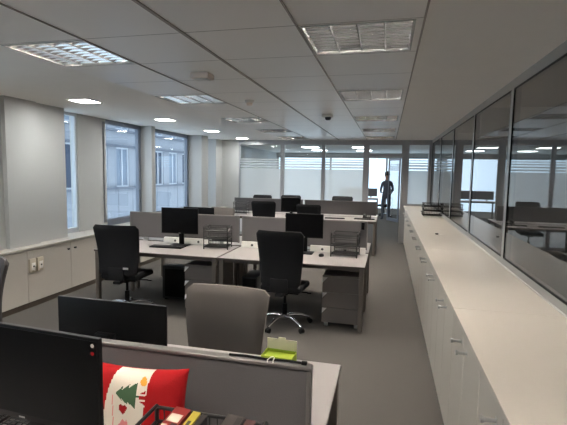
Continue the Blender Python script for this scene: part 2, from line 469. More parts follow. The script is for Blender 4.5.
b = MB(); b.box(-.06, .06, -.045, .045, -.056, -.05, bev=.002); b.build('grille', M['white_pl'], t)
t = thing('smoke_detector', 'small round white smoke detector on the ceiling between left lights and third track', 'ceiling device', (-1.62, 4.93, CZ), 0)
b = MB(); b.lathe([(.055, 0), (.055, -.02), (.046, -.03)], 24); b.build('base', M['white_pl'], t)
b = MB(); b.lathe([(.036, -.028), (.036, -.05), (.026, -.062)], 24); b.build('sensor', M['det'], t)
t = thing('ceiling_sensor', 'white ceiling sensor box left of the second light in right row', 'ceiling device', (-.88, 6.28, CZ), 0)
b = MB(); b.box(-.075, .075, -.08, .08, -.04, 0, bev=.008); b.build('housing', M['white_pl'], t)
b = MB(); b.lathe([(.045, -.04), (.042, -.065), (.028, -.08)], 20, c=(.01, -.01, 0)); b.build('lens', M['dark_pl'], t)

# ------------------------------------------------------------------ counter row on the right
P = .79; Y0 = 1.195; XF = .43
C0 = None
for k in range(12):
    y = Y0+k*P
    lab = '%s white two-door cabinet under the long counter, counted from the camera' % ORD[k]
    if C0 is None:
        C0 = t = thing('cabinet', lab, 'cabinet', (0, y, 0), 0, 'white cabinets under the counter')
        b = MB(); b.box(XF+.02, 1.015, .001, P-.001, .08, .918); b.build('body', M['cab_white'], t, smooth=False)
        b = MB(); b.box(XF+.05, 1.0, .001, P-.001, 0, .08); b.build('plinth', M['plinth'], t, smooth=False)
        for s in (0, 1):
            b = MB(); b.box(XF, XF+.019, s*P/2+.003, (s+1)*P/2-.003, .082, .905, bev=.0015, seg=1); d = b.build('door', M['cab_white'], t)
            hy = P/2+(-.085 if s == 0 else .085)
            h = MB(); h.lathe([(.0001, 0), (.0001, .0001)], 4) if 0 else None; h.tube([(XF, hy, .835), (XF-.042, hy, .835), (XF-.044, hy, .835), (XF-.056, hy, .835)], [.008, .008, .013, .013], 12); h.box(XF-.0015, XF, hy-.012, hy+.012, .82, .85)
            h.build('handle', M['silver'], d)
    else: dup(C0, (0, y, 0), 0, lab)
WT = [(1.195, 2.70), (2.70, 4.85), (4.85, 7.0), (7.0, 9.15), (9.15, 11.17)]
for k, (a, c) in enumerate(WT):
    b = MB(); b.box(XF-.015, 1.0185, a+.0015, c-.0015, .92, .95, bev=.002, seg=1)
    o = b.build('worktop', M['white_lam'])
    tag(o, '%s length of white worktop on the cabinet row, counted from the camera' % ORD[k], 'worktop', 'white worktop lengths on the cabinets')
b = MB(); b.box(.50, 1.015, Y0+12*P+.002, 11.17, 0, .919); tag(b.build('filler_panel', M['cab_white'], smooth=False), 'white blank filler panel at the far end of the cabinet row', 'panel')

# ------------------------------------------------------------------ low cabinets along the windows
CX = -4.27
b = MB(); b.box(-4.66, CX+.015, YB+.02, YE-.02, .735, .76, bev=.003, seg=1)
K = b.build('sill_board', M['white_lam']); tag(K, 'long white sill board on the low cabinets under the windows', 'shelf')
K0 = None
edges_l = [2.83, 4.33, 5.83, 7.33, 8.83]
for k, y in enumerate(edges_l):
    lab = '%s white low cabinet under the window sill, counted from the camera' % ORD[k]
    if K0 is None:
        K0 = t = thing('low_cabinet', lab, 'cabinet', (0, y, 0), 0, 'white low cabinets under the windows')
        b = MB(); b.box(-4.60, CX-.02, .002, 1.498, .07, .733); b.build('body', M['left_cab'], t, smooth=False)
        b = MB(); b.box(-4.60, CX-.012, .002, 1.498, 0, .07); b.build('plinth', M['plinth'], t, smooth=False)
        for s in (0, 1):
            b = MB(); b.box(CX-.019, CX, s*.75+.002, (s+1)*.75-.002, .072, .728, bev=.0015, seg=1); d = b.build('door', M['left_cab'], t)
            hy = .75+(-.065 if s == 0 else .065)
            h = MB(); h.tube([(CX, hy, .635), (CX+.02, hy, .635)], .006, 8); h.box(CX+.02, CX+.03, hy-.018, hy+.018, .622, .648, bev=.003); h.build('knob', M['dark_pl'], d)
    else: dup(K0, (0, y, 0), 0, lab)
SO = None
for k, y in enumerate((4.385, 4.505)):
    lab = ('beige wall socket box on low cabinet front, left of the pair', 'beige wall socket box on low cabinet front, right of the pair')[k]
    if SO is None:
        SO = t = thing('wall_socket', lab, 'socket', (CX+.0005, y, .535), 0, 'beige socket boxes')
        b = MB(); b.box(0, .035, -.05, .05, -.085, .085, bev=.006); b.build('box', M['beige_pl'], t)
        b = MB(); b.box(.035, .040, -.03, .03, -.055, .035, bev=.003); b.build('cover', M['white_pl'], t)
        b = MB(); b.box(.040, .042, -.012, .012, -.02, 0); b.build('slot', M['sock_dark'], t)
    else: dup(SO, (CX+.0005, y, .535), 0, lab)

# ------------------------------------------------------------------ desks, screens
DZ = .74
def desk(x0, x1, y0, y1, label, near=True):
    t = thing('desk', label, 'desk', ((x0+x1)/2, (y0+y1)/2, 0), 0, 'beige topped office desks')
    w = (x1-x0)/2; d = (y1-y0)/2
    b = MB(); b.box(-w, w, -d, d, DZ-.022, DZ, bev=.003, seg=1)
    for f in b.bm.faces: f.normal_update(); f.material_index = 0 if f.normal.z > .5 else 1
    b.build('desktop', [M['desk_lam'], M['desk_edge']], t)
    b = MB(); b.box(-w+.03, w-.03, -d+.06, -d+.09, DZ-.062, DZ-.022); b.box(-w+.03, w-.03, d-.09, d-.06, DZ-.062, DZ-.022)
    b.build('rail', M['desk_edge'], t, smooth=False)
    for sx in (-1, 1):
        for sy in (-1, 1):
            x = sx*(w-.035); y = sy*(d-.035)
            l = MB(); l.box(x-.025, x+.025, y-.025, y+.025, .012, DZ-.022, bev=.003, seg=1); l.lathe([(.02, 0), (.02, .013)], 12, c=(x, y, 0)); l.build('leg', M['leg_metal'], t)
        l = MB(); l.box(sx*(w-.035)-.02, sx*(w-.035)+.02, -d+.062, d-.062, DZ-.062, DZ-.022); l.build('side_rail', M['leg_metal'], t, smooth=False)
    return t
def screen(x0, x1, y, z1, label, group='grey fabric desk screens'):
    t = thing('desk_screen', label, 'desk screen', ((x0+x1)/2, y, DZ), 0, group)
    w = (x1-x0)/2; h = z1-DZ
    b = MB(); b.box(-w+.012, w-.012, -.014, .014, .045, h-.012, bev=.004, seg=1); b.build('panel', M['screen_fab'], t)
    b = MB(); b.box(-w, w, -.017, .017, h-.014, h, bev=.003, seg=1); b.box(-w, -w+.014, -.017, .017, .04, h-.014); b.box(w-.014, w, -.017, .017, .04, h-.014)
    b.build('frame', M['screen_frame'], t)
    for x in (-w+.25, w-.25):
        b = MB(); b.box(x-.03, x+.03, -.012, .012, .006, .06); b.box(x-.03, x+.03, -.04, .04, 0, .007); b.build('clamp', M['alu'], t, smooth=False)
    return t
BX = [(-3.55, -1.905), (-1.885, -.20)]
desk(-1.885, -.20, .50, 1.335, 'foreground desk with pillow and wire trays, nearest the camera')
desk(-1.885, -.20, 1.405, 2.20, 'foreground desk behind the nearest grey screen, with green box on it')
for i, (x0, x1) in enumerate(BX):
    sd = ('left', 'right')[i]
    desk(x0, x1, 4.62, 5.435, ('middle row desk near side, left bay, beside the black chair by the windows', 'middle row desk near side, right bay, with drawer pedestal beside its end leg')[i])
    desk(x0, x1, 5.505, 6.30, 'middle row desk behind the screens, %s bay' % sd)
    if i == 0: x0 = -3.64
    desk(x0, x1, 9.15, 9.945, 'back row desk near side, %s bay' % sd)
    desk(x0, x1, 10.015, 10.70, 'back row desk nearest the frosted glass, %s bay' % sd)
    screen(x0+(.065 if i == 0 else .005), x1-.02, 5.47, 1.145, 'grey screen of the middle desk row, %s bay' % sd)
    screen(x0+.005, x1-.02, 9.98, 1.10, 'grey screen of the back desk row, %s bay' % sd)
screen(-1.86, -.222, 1.37, 1.105, 'nearest grey fabric desk screen, behind the Christmas pillow')

# ------------------------------------------------------------------ chairs
def back_mesh(w0, w1, z0, z1, th, lean):
    mb = MB(); nu, nv = 14, 16; g = {}
    for side in (0, 1):
        for i in range(nu+1):
            for j in range(nv+1):
                u = -1+2*i/nu; v = j/nv
                hw = w0+(w1-w0)*min(1, v*1.15)
                # rounded corners
                cr = .10
                vv = abs(2*v-1); e = max(0, (vv-(1-cr))/cr)
                hw *= 1-.10*(1-math.sqrt(max(0, 1-e*e)))*1.0 - (.02*e)
                x = u*hw
                z = z0+(z1-z0)*v
                y = -lean*v + .035*math.sin(v*PI*1.0)*1.0 + .035*(u*u)      # lumbar bulge and wrap towards the sitter
                edge = min(1, (1-abs(u))*7, (1-abs(2*v-1))*7)
                t = th*(.35+.65*math.sqrt(max(0, 1-(1-edge)**2)))
                y += (t/2 if side else -t/2)
                g[side, i, j] = mb.bm.verts.new((x, y, z))
    for i in range(nu):
        for j in range(nv):
            mb.bm.faces.new((g[0, i, j], g[0, i+1, j], g[0, i+1, j+1], g[0, i, j+1]))
            mb.bm.faces.new((g[1, i, j], g[1, i, j+1], g[1, i+1, j+1], g[1, i+1, j]))
    for i in range(nu):
        mb.bm.faces.new((g[0, i, 0], g[1, i, 0], g[1, i+1, 0], g[0, i+1, 0])); mb.bm.faces.new((g[0, i, nv], g[0, i+1, nv], g[1, i+1, nv], g[1, i, nv]))
    for j in range(nv):
        mb.bm.faces.new((g[0, 0, j], g[0, 0, j+1], g[1, 0, j+1], g[1, 0, j])); mb.bm.faces.new((g[0, nu, j], g[1, nu, j], g[1, nu, j+1], g[0, nu, j+1]))
    return mb
def make_chair(label, fab, loc, rz, top=1.12, group=None, sx=1.0, tagged=False, frame='black_pl'):
    t = thing('office_chair', label, 'office chair', loc, rz, group)
    o = back_mesh(.205*sx, .245*sx, .50, top, .055, .05).build('backrest', M[fab], t); o.location = (0, -.235, 0)
    if tagged:
        b = MB(); b.box(.10, .165, -.006, .0, .585, .608, bev=.002); q = b.build('maker_tag', M['white_pl'], o, label='small white tag'); q.location = (0, -.035, 0)
    b = MB(); b.box(-.235, .235, -.20, .25, .435, .505, bev=.03, seg=4)
    for v in b.bm.verts:
        if v.co.y > .15: v.co.z -= (v.co.y-.15)*.25
    b.build('seat', M[fab], t)
    b = MB(); b.box(-.20, .20, -.17, .2, .415, .436, bev=.008); b.box(-.06, .06, -.10, .12, .375, .416, bev=.01)
    b.tube([(.06, .03, .395), (.26, .05, .39)], .007); b.box(.25, .30, .03, .07, .382, .396, bev=.005)
    b.build('seat_shell', M[frame], t)
    b = MB(); b.box(-.10, .10, -.262, -.22, .44, .60, bev=.015); b.box(-.045, .045, -.25, -.05, .395, .43, bev=.008); b.build('back_bracket', M['black_fab'], t)
    b = MB(); b.tube([(0, 0, .11), (0, 0, .26)], .030, 14); b.tube([(0, 0, .25), (0, 0, .39)], .017, 12); b.build('gas_column', M['black_pl'], t)
    b = MB(); b.lathe([(.05, .075), (.055, .09), (.05, .13), (.035, .14)], 18); b.build('hub', M['chrome'], t)
    for k in range(5):
        a = 2*PI*k/5+PI/2+.3; ca, sa = math.cos(a), math.sin(a)
        b = MB(); b.tube([(ca*q, sa*q, z) for q, z in ((.03, .112), (.12, .118), (.2, .105), (.27, .082), (.31, .066))], [.022, .02, .017, .014, .012], 10)
        l = b.build('base_leg', M['chrome'], t)
        c = MB()
        for s in (-1, 1):
            p = Vector((ca*.31-sa*.013*s, sa*.31+ca*.013*s, .028)); ax = Vector((-sa, ca, 0))*.009
            c.tube([p-ax, p+ax], .028, 14)
        c.tube([(ca*.31, sa*.31, .035), (ca*.31, sa*.31, .066)], .008, 8)
        c.build('castor', M['black_pl'], l)
    return t
A = make_chair('black office chair at left of the middle desk row, nearest the windows', 'black_fab', (-3.07, 4.60, 0), math.radians(5), 1.10, 'black office chairs', 1.14, True)
Bc = make_chair('black office chair in front of the drawer pedestal desk, middle of the photo', 'black_fab', (-1.085, 4.66, 0), math.radians(-3), 1.12, 'black office chairs', 1.08)
make_chair('grey fabric office chair facing the camera behind the nearest screen', 'grey_fab', (-.985, 2.32, 0), math.radians(178), 1.0, 'grey office chairs', 1.16)
make_chair('dark grey office chair cut off at the left edge of the photo', 'dgrey_fab', (-3.02, 2.40, 0), math.radians(160), 1.07, 'grey office chairs', 1.1)
make_chair('grey office chair behind the middle desk row, beside the dark monitor', 'grey_fab', (-2.78, 6.62, 0), math.radians(165), 1.12, 'grey office chairs', 1.05)
lab = ['black office chair at near side of the back row, left of two', 'black office chair at near side of the back row, right of two',
       'black office chair by the frosted glass, leftmost of three', 'black office chair by the frosted glass, middle of three', 'black office chair by the frosted glass, rightmost of three']
for (x, y, rz, z), la in zip(((-2.56, 9.0, 4, 0), (-1.56, 9.06, -5, -.04), (-3.25, 10.80, 176, 0), (-2.42, 10.72, 184, .02), (-1.10, 10.74, 180, .03)), lab):
    c = dup(Bc, (x, y, 0), math.radians(rz), la, 'black office chairs')
    for ch in c.children:
        if ch.name.startswith(('backrest',)): ch.location.z += z

# ------------------------------------------------------------------ pedestals
def pedestal(x, y, label):
    t = thing('pedestal', label, 'drawer unit', (x, y, 0), 0, 'grey drawer pedestals')
    w, d = .215, .27; z0, z1 = .055, .60
    b = MB(); b.box(-w, w, -d+.02, d, z0, z1-.02); b.box(-w, w, -d, d, z1-.02, z1, bev=.002, seg=1); b.build('body', M['ped'], t)
    dh = (z1-.02-z0)/3
    for k in range(3):
        a = z0+k*dh
        b = MB(); b.box(-w, w, -d, -d+.019, a+.002, a+dh-.003, bev=.0015, seg=1); dr = b.build('drawer', M['ped'], t)
        h = MB(); zt = a+dh-.006
        P4 = [h.bm.verts.new(p) for p in ((-w+.004, -d-.002, zt), (-w+.056, -d-.002, zt), (-w+.004, -d-.024, zt-.056), (-w+.004, -d, zt-.058), (-w+.004, -d, zt), (-w+.056, -d, zt))]
        for q in ((0, 2, 1), (0, 1, 5, 4), (0, 4, 3, 2), (1, 2, 3, 5), (3, 4, 5)): h.bm.faces.new([P4[v] for v in q])
        h.build('drawer_pull', M['pull'], dr, smooth=False, label='silver triangular corner pull')
    for sx in (-1, 1):
        for sy in (-1, 1):
            b = MB(); xx, yy = sx*(w-.045), sy*(d-.05)
            b.box(xx-.025, xx+.025, yy-.025, yy+.025, .045, .056); b.tube([(xx-.02, yy, .024), (xx+.02, yy, .024)], .024, 12); b.build('castor', M['alu'], t)
    return t
pedestal(-.455, 5.0, 'grey three-drawer pedestal with silver corner pulls at right end of middle row')
pedestal(-2.155, 5.02, 'grey three-drawer pedestal under left desk of the middle row')
t = thing('computer_tower', 'dark computer tower under left desk of the middle row, beside the chair', 'computer', (-2.66, 5.25, 0))
b = MB(); b.box(-.24, .24, -.10, .10, .02, .46, bev=.006); b.build('case', M['dark_pl'], t)
b = MB(); b.box(-.20, .20, -.106, -.10, .05, .43, bev=.003); b.build('side_cover', M['black_pl'], t)
for x in (-.2, .2):
    b = MB(); b.box(x-.02, x+.02, -.08, .08, 0, .021); b.build('foot', M['black_pl'], t, smooth=False)
t = thing('computer_tower', 'dark computer tower under right desk of middle row, left of the black chair', 'computer', (-1.62, 5.2, 0))
b = MB(); b.box(-.10, .10, -.2, .2, .02, .44, bev=.006); b.build('case', M['dark_pl'], t)
b = MB(); b.box(-.085, .085, -.206, -.20, .05, .42, bev=.003); b.build('front_panel', M['black_pl'], t)
for y in (-.15, .15):
    b = MB(); b.box(-.08, .08, y-.02, y+.02, 0, .021); b.build('foot', M['black_pl'], t, smooth=False)

# ------------------------------------------------------------------ monitors (screen faces local -y)
def monitor(x, y, rz, w, z0, z1, label, sticker=False, tilt=0):
    t = thing('monitor', label, 'monitor', (x, y, DZ), rz, 'black monitors')
    a, c = z0-DZ, z1-DZ
    b = MB(); b.box(-w/2, w/2, -.022, -.008, a, c, bev=.003); b.box(-w*.36, w*.36, -.008, .03, a+.02, a+(c-a)*.34, bev=.012)
    h = b.build('housing', M['black_pl'], t)
    b = MB(); b.box(-w/2+.009, w/2-.009, -.0235, -.0215, a+.02, c-.009); b.build('screen', M['screen'], t, smooth=False)
    b = MB(); b.box(-w/2+.004, w/2-.004, -.0212, -.009, c-.0005, c+.0012); b.build('top_bezel', M['dark_pl'], t, smooth=False)
    b = MB(); b.box(-.035, .035, .03, .055, .012, (a+c)/2, bev=.006); b.box(-.05, .05, .02, .05, (a+c)/2-.09, (a+c)/2, bev=.006); b.build('neck', M['black_pl'], t)
    b = MB(); b.box(-.12, .12, -.10, .08, 0, .014, bev=.005); b.build('foot', M['black_pl'], t)
    b = MB(); b.box(-.012, .012, -.0242, -.0236, a+.007, a+.012); b.build('badge', M['alu'], t, smooth=False)
    if sticker:
        for k, (zz, m) in enumerate(((c-.022, 'paper'), (c-.046, 'red'))):
            b = MB(); b.lathe([(.006, 0), (.006, .0008)], 14)
            q = b.build('sticker', M[m], t, label=('small round white sticker', 'small round red sticker')[k]); q.location = (w/2-.024, -.0236, zz); q.rotation_euler = (PI/2, 0, 0)
    return t
monitor(-1.12, 1.115, math.radians(-4), .62, .935, 1.245, 'large black monitor at bottom left corner of the photo, screen towards camera', True)
monitor(-1.29, 1.78, math.radians(180), .60, .82, 1.108, 'black monitor seen from behind over the nearest screen, left of grey chair')
monitor(-2.675, 5.235, math.radians(3), .52, .90, 1.245, 'black monitor on middle row left desk, beside a keyboard')
monitor(-.985, 5.235, math.radians(0), .48, .935, 1.235, 'black monitor on middle row right desk, left of the computer mouse')
monitor(-2.72, 5.90, math.radians(178), .50, .90, 1.20, 'dark monitor behind the middle row screen, partly hidden by left monitor')
monitor(-2.12, 9.55, math.radians(0), .46, .84, 1.165, 'black monitor on the back row left desk')

# ------------------------------------------------------------------ wire letter trays
def tray(loc, rz, label, w=.31, d=.24, h=.285, tiers=3):
    t = thing('letter_tray', label, 'letter tray', loc, rz, 'black wire letter trays')
    hw, hd = w/2, d/2; r = .0058
    for s in (-1, 1):
        b = MB()
        for y in (-hd, hd): b.tube([(s*hw, y, 0), (s*hw, y, h)], .007)
        for k in range(tiers): b.tube([(s*hw, -hd, .03+k*(h-.08)/(tiers-1)), (s*hw, hd, .03+k*(h-.08)/(tiers-1))], r)
        b.tube([(s*hw, -hd, h), (s*hw, hd, h)], r); b.build('side_frame', M['wire'], t)
    for k in range(tiers):
        z = .03+k*(h-.08)/(tiers-1); b = MB()
        for yy in (-hd, hd): b.tube([(-hw, yy, z), (hw, yy, z)], r)
        b.tube([(-hw, hd, z+.045), (hw, hd, z+.045)], r); b.tube([(-hw, -hd, z+.025), (hw, -hd, z+.025)], r)
        for q in range(1, 14): x = -hw+w*q/14; b.tube([(x, -hd, z), (x, hd, z), (x, hd, z+.045)], .0026, 5)
        for q in range(1, 10): y = -hd+d*q/10; b.tube([(-hw, y, z), (hw, y, z)], .0026, 5)
        b.build('tier', M['wire'], t)
    return t
T0 = tray((-2.13, 5.22, DZ), math.radians(8), 'black wire letter tray on middle row left desk, right of keyboard')
dup(T0, (-.47, 5.222, DZ), math.radians(-4), 'black wire letter tray on middle row right desk, above the pedestal')
dup(T0, (-3.34, 9.62, DZ), math.radians(3), 'black wire letter tray at left end of the back row desk')
FT = tray((-.49, 1.02, DZ), 0, 'black wire letter tray holding books, at bottom of photo beside the pillow', .35)
tray((-1.47, 1.215, DZ), 0, 'black wire tray under the bottom left monitor', .34, .2, .16, 2)
# round desk-top tray stack on the counter
t = thing('letter_tray', 'black three-tier wire tray stack standing on the white counter', 'letter tray', (.86, 8.72, .95), 0)
for k in range(3):
    b = MB(); z = .02+k*.085; w, d = .185-.012*k, .15
    rect = [(-w, -d), (w, -d), (w, d), (-w, d)]
    for zz, g in ((z, 0), (z+.05, .015)):
        b.tube([(x*(1+g/w), y*(1+g/d), zz) for x, y in rect], .006, 6, closed=True)
    for q in range(1, 12): x = -w+2*w*q/12; b.tube([(x, -d, z+.05), (x, -d, z), (x, d, z), (x, d, z+.05)], .003, 5)
    for q in range(1, 9): y = -d+2*d*q/9; b.tube([(-w, y, z+.05), (-w, y, z), (w, y, z), (w, y, z+.05)], .003, 5)
    b.box(-w, w, -d, d, z-.004, z)
    b.build('tier', M['wire'], t)
for sx in (-1, 1):
    for sy in (-1, 1):
        b = MB(); b.tube([(sx*.17, sy*.14, 0), (sx*.17, sy*.14, .25)], .006); b.build('post', M['wire'], t)
t = thing('card', 'small white card with black clip lying on the white counter', 'card', (.70, 6.0, .95), .3)
b = MB(); b.box(-.035, .05, -.04, .04, 0, .003); b.build('sheet', M['white_pl'], t, smooth=False)
b = MB(); b.box(-.055, -.02, -.015, .02, .003, .02, bev=.004); b.build('clip', M['black_pl'], t)

# ------------------------------------------------------------------ small desk things
def keyboard(x, y, z, rz, label):
    t = thing('keyboard', label, 'keyboard', (x, y, z), rz, 'black keyboards')
    b = MB(); b.box(-.22, .22, -.065, .065, 0, .016, bev=.004); b.build('case', M['black_pl'], t)
    b = MB()
    for i in range(20):
        for j in range(5): b.box(-.208+i*.0209, -.19+i*.0209, -.052+j*.021, -.034+j*.021, .016, .023)
    b.build('keys', M['dark_pl'], t, smooth=False)
    return t
k0 = keyboard(-2.76, 5.03, DZ, math.radians(3), 'black keyboard below left monitor of the middle row')
dup(k0, (-1.1, 9.42, DZ), .05, 'black keyboard on back row right desk')
dup(k0, (-.46, 9.5, DZ), -.1, 'black keyboard beside the desk phone on back row, near aisle')
def mouse(x, y, label):
    t = thing('computer_mouse', label, 'mouse', (x, y, DZ), 0)
    b = MB(); n = 10
    rings = [(.0, .001), (.031, .0), (.033, .012), (.026, .026), (.012, .032)]
    b.lathe([(r, z) for r, z in rings if r > 0], 18)
    for v in b.bm.verts: v.co.y *= 1.65
    b.build('shell', M['black_pl'], t)
    b = MB(); b.tube([(0, .02, .029), (0, .036, .027)], .005, 8); b.build('wheel', M['alu'], t)
mouse(-.745, 5.10, 'small black computer mouse on middle row right desk')
def power(x0, x1, y, label, n):
    t = thing('power_strip', label, 'power strip', ((x0+x1)/2, y, DZ), 0, 'white power strips')
    w = (x1-x0)/2
    b = MB(); b.prism([(-.03, 0), (.025, 0), (.025, .074), (-.013, .074)], -w, w, Matrix(((0, 0, 1, 0), (1, 0, 0, 0), (0, 1, 0, 0), (0, 0, 0, 1))))
    b.build('housing', M['white_pl'], t, smooth=False)
    for k in range(n):
        x = -w+.06+(2*w-.12)*k/(n-1)
        b = MB(); b.lathe([(.016, 0), (.016, .004), (.011, .0042)], 16)
        for v in b.bm.verts: v.co = Matrix.Rotation(math.radians(78), 4, 'X') @ v.co + Vector((x, -.0245, .034))
        b.build('socket', M['sock_dark'] if k % 3 == 1 else M['white_pl'], t)
power(-.93, -.235, 5.398, 'white power strip behind the wire tray on right desk of middle row', 7)
power(-1.86, -1.38, 5.398, 'white power strip left of the middle black chair, below the screen', 5)
power(-3.0, -2.3, 5.398, 'white power strip behind the left monitor of the middle row', 6)
def phone(x, y, rz, label):
    t = thing('desk_phone', label, 'phone', (x, y, DZ), rz)
    b = MB(); b.prism([(-.09, 0), (.09, 0), (.09, .07), (-.09, .025)], -.09, .09, Matrix(((0, 0, 1, 0), (1, 0, 0, 0), (0, 1, 0, 0), (0, 0, 0, 1)))); b.build('base', M['black_pl'], t, smooth=False)
    b = MB(); b.tube([(-.06, -.08, .055), (-.062, 0, .082), (-.06, .08, .092)], [.022, .016, .022], 10); b.build('handset', M['dark_pl'], t)
    b = MB()
    for i in range(3):
        for j in range(4): b.box(.0+i*.025, .018+i*.025, -.06+j*.022, -.045+j*.022, .035+j*.006, .046+j*.006)
    b.build('keypad', M['alu'], t, smooth=False)
phone(-.42, 9.76, 0, 'black desk phone at the aisle end of the back row desk')
b = MB(); b.box(-.02, .02, -.03, .03, -.085, .004, bev=.003); b.box(-.012, .012, -.034, -.03, -.07, -.02, bev=.001)
o = b.build('hook', M['black_pl'], loc=(-.275, 5.427, 1.13)); tag(o, 'small black clip hanging on aisle end of the middle row screen', 'clip')

# green box on the far foreground desk
t = thing('carton', 'lime green and cream cardboard box on the desk behind the nearest screen', 'box', (-.505, 2.06, DZ), math.radians(-4))
b = MB(); w, d, h = .08, .05, .085
for q in ((-w, w, -d, -d+.003), (-w, w, d-.003, d), (-w, -w+.003, -d+.003, d-.003), (w-.003, w, -d+.003, d-.003)): b.box(q[0], q[1], q[2], q[3], 0, h)
b.box(-w, w, -d, d, 0, .003); b.build('body', M['lime'], t, smooth=False)
b = MB()
b.prism([(-w, h), (w, h), (w, h+.055), (.022, h+.055), (.018, h+.065), (-.018, h+.065), (-.022, h+.055), (-w, h+.055)], -d, -d+.003, Matrix(((1, 0, 0, 0), (0, 0, -1, 0), (0, 1, 0, 0), (0, 0, 0, 1))))
b.build('lid', M['card'], t, smooth=False, label='cream raised lid with tab')
b = MB(); b.box(-w+.006, w-.006, -.04, .04, .004, h-.012); b.build('contents', M['lime'], t, smooth=False)

# cable resting on the near screen's top edge
t = thing('cable', 'thin black cable with white hook along top edge of nearest screen', 'cable', (0, 1.37, 1.105))
b = MB(); b.tube([(-.515, .0, .005), (-.45, .004, .005), (-.38, -.003, .005), (-.31, .004, .005), (-.245, .0, .005)], .0045, 8); b.build('lead', M['black_pl'], t)
b = MB(); b.box(-.258, -.238, -.008, .008, .0005, .012, bev=.003); b.build('plug', M['black_pl'], t)
b = MB(); b.tube([(-.372, -.0185, .002), (-.372, -.017, .009), (-.366, 0, .012), (-.36, .014, .009)], .002, 6); b.tube([(-.352, -.0185, .002), (-.352, -.017, .009), (-.352, 0, .012)], .002, 6); b.build('hook', M['white_pl'], t)

# ------------------------------------------------------------------ Christmas pillow
def poly_in(px, py, poly):
    c = False; j = len(poly)-1
    for i in range(len(poly)):
        xi, yi = poly[i]; xj, yj = poly[j]
        if (yi > py) != (yj > py) and px < (xj-xi)*(py-yi)/(yj-yi)+xi: c = not c
        j = i
    return c
def pillow():
    W, Hh = .20, .165
    tree = [(-.043, .080), (-.014, .103), (-.018, .090), (.010, .111), (.005, .098), (.036, .117), (.036, .036), (.005, .057), (.010, .043), (-.018, .065), (-.014, .054)]
    pot = [(.047, .060), (.068, .048), (.068, .094), (.047, .083)]
    trunk = [(.036, .070), (.048, .070), (.048, .076), (.036, .076)]
    bell = [(.046, .112), (.058, .106), (.069, .112), (.066, .130), (.052, .136), (.044, .124)]
    bear = [(-.030, -.030), (-.016, -.012), (-.010, -.002), (.0, -.012), (.006, -.002), (.012, -.016), (.014, -.045), (-.004, -.06), (-.026, -.05)]
    def heart(x, y):
        x = (x+.010)/.018; y = (y-.026)/.018
        return (x*x+y*y-.6)**3 - x*x*(y**3) < 0
    def pat(x, y):
        if x < -.083+1.0*max(0, y+.02)**2 or x > .063+.097*max(0, y): return 0
        for m, pl in ((2, tree), (0, pot), (2, trunk), (3, bell), (4, bear)):
            if poly_in(x, y, pl):
                if pl is pot and int((y+1)*170) % 3 == 0: return 1
                return m
        if heart(x, y): return 0
        if abs(x+.052+.1*(y-.05)) < .0016 and -.1 < y < .075: return 4
        return 1
    mb = MB(); n = 110; g = {}
    for s in (1, -1):
        for i in range(n+1):
            for j in range(n+1):
                u = -1+2*i/n; v = -1+2*j/n
                pin = 1-.10*(1-abs(u)**2.2)*abs(v)**3; pin2 = 1-.09*(1-abs(v)**2.2)*abs(u)**3
                x = u*W*pin2; y = v*Hh*pin
                th = .058*((1-u**4)*(1-v**4))**.55
                th += .003*math.sin(u*9+v*3)*(1-u*u)*(1-v*v)
                if abs(u) == 1 or abs(v) == 1:
                    if s == -1: g[s, i, j] = g[1, i, j]; continue
                g[s, i, j] = mb.bm.verts.new((x, -s*th, y))
    for s in (1, -1):
        for i in range(n):
            for j in range(n):
                q = [g[s, i, j], g[s, i+1, j], g[s, i+1, j+1], g[s, i, j+1]]
                f = mb.bm.faces.new(q if s == 1 else q[::-1])
                c = sum((v.co for v in q), Vector())/4
                f.material_index = pat(c.x, c.z) if s == 1 else 0
    o = mb.build('pillow', [M['red'], M['cream'], M['green'], M['gold'], M['pink']])
    return o
o = pillow()
tag(o, 'red and cream Christmas pillow with green tree and heart, leaning on nearest screen', 'pillow')
o.matrix_world = Matrix.Translation((-.822, 1.262, DZ+.170)) @ Matrix.Rotation(math.radians(-10), 4, 'X') @ Matrix.Rotation(math.radians(-2), 4, 'Y')

# ------------------------------------------------------------------ books standing spine up in the near tray
tz = DZ+.03+(.285-.08)+.0055
def book(x, w, y0, y1, h, spine, label, lean=0, band=None):
    t = thing('book', label, 'book', (x, (y0+y1)/2, tz), 0, 'books in the near wire tray')
    R = Matrix.Rotation(math.radians(lean), 4, 'Y'); d = (y1-y0)/2
    b = MB(); b.box(-w/2, -w/2+.002, -d, d, 0, h, mtx=R); b.box(w/2-.002, w/2, -d, d, 0, h, mtx=R); b.box(-w/2, w/2, -d, d, h-.002, h, mtx=R)
    b.build('cover', M[spine], t, smooth=False)
    b = MB(); b.box(-w/2+.002, w/2-.002, -d+.004, d-.004, .002, h-.0025, mtx=R); b.build('pages', M['paper'], t, smooth=False)
    if band:
        for m, a, c, e, f in band:
            b = MB(); b.box(e*w, f*w, -d+a*2*d, -d+c*2*d, h, h+.0008, mtx=R); b.build('cover_print', M[m], t, smooth=False)
book(-.572, .048, .93, 1.128, .058, 'bk_red', 'thick red and white book standing leftmost in the near wire tray', 4,
     [('bk_white', 0, .55, -.45, -.12), ('bk_white', .62, .82, -.4, .35), ('bk_black', .3, .6, .05, .42)])
book(-.527, .024, .93, 1.125, .054, 'bk_yellow', 'slim yellow book in the near wire tray, next to the red one', 4, [('bk_black', .3, .75, -.2, .2)])
book(-.501, .018, .93, 1.12, .052, 'bk_black', 'slim black book in the near wire tray, right of yellow one', 4)
book(-.405, .052, .93, 1.132, .058, 'bk_grey', 'thick dark grey book with pale title strip in the near wire tray', 3,
     [('bk_black', .05, .95, .12, .42), ('bk_white', .60, .68, -.3, .05)])
book(-.358, .03, .93, 1.125, .054, 'bk_maroon', 'dark maroon book standing rightmost in the near wire tray', 3)

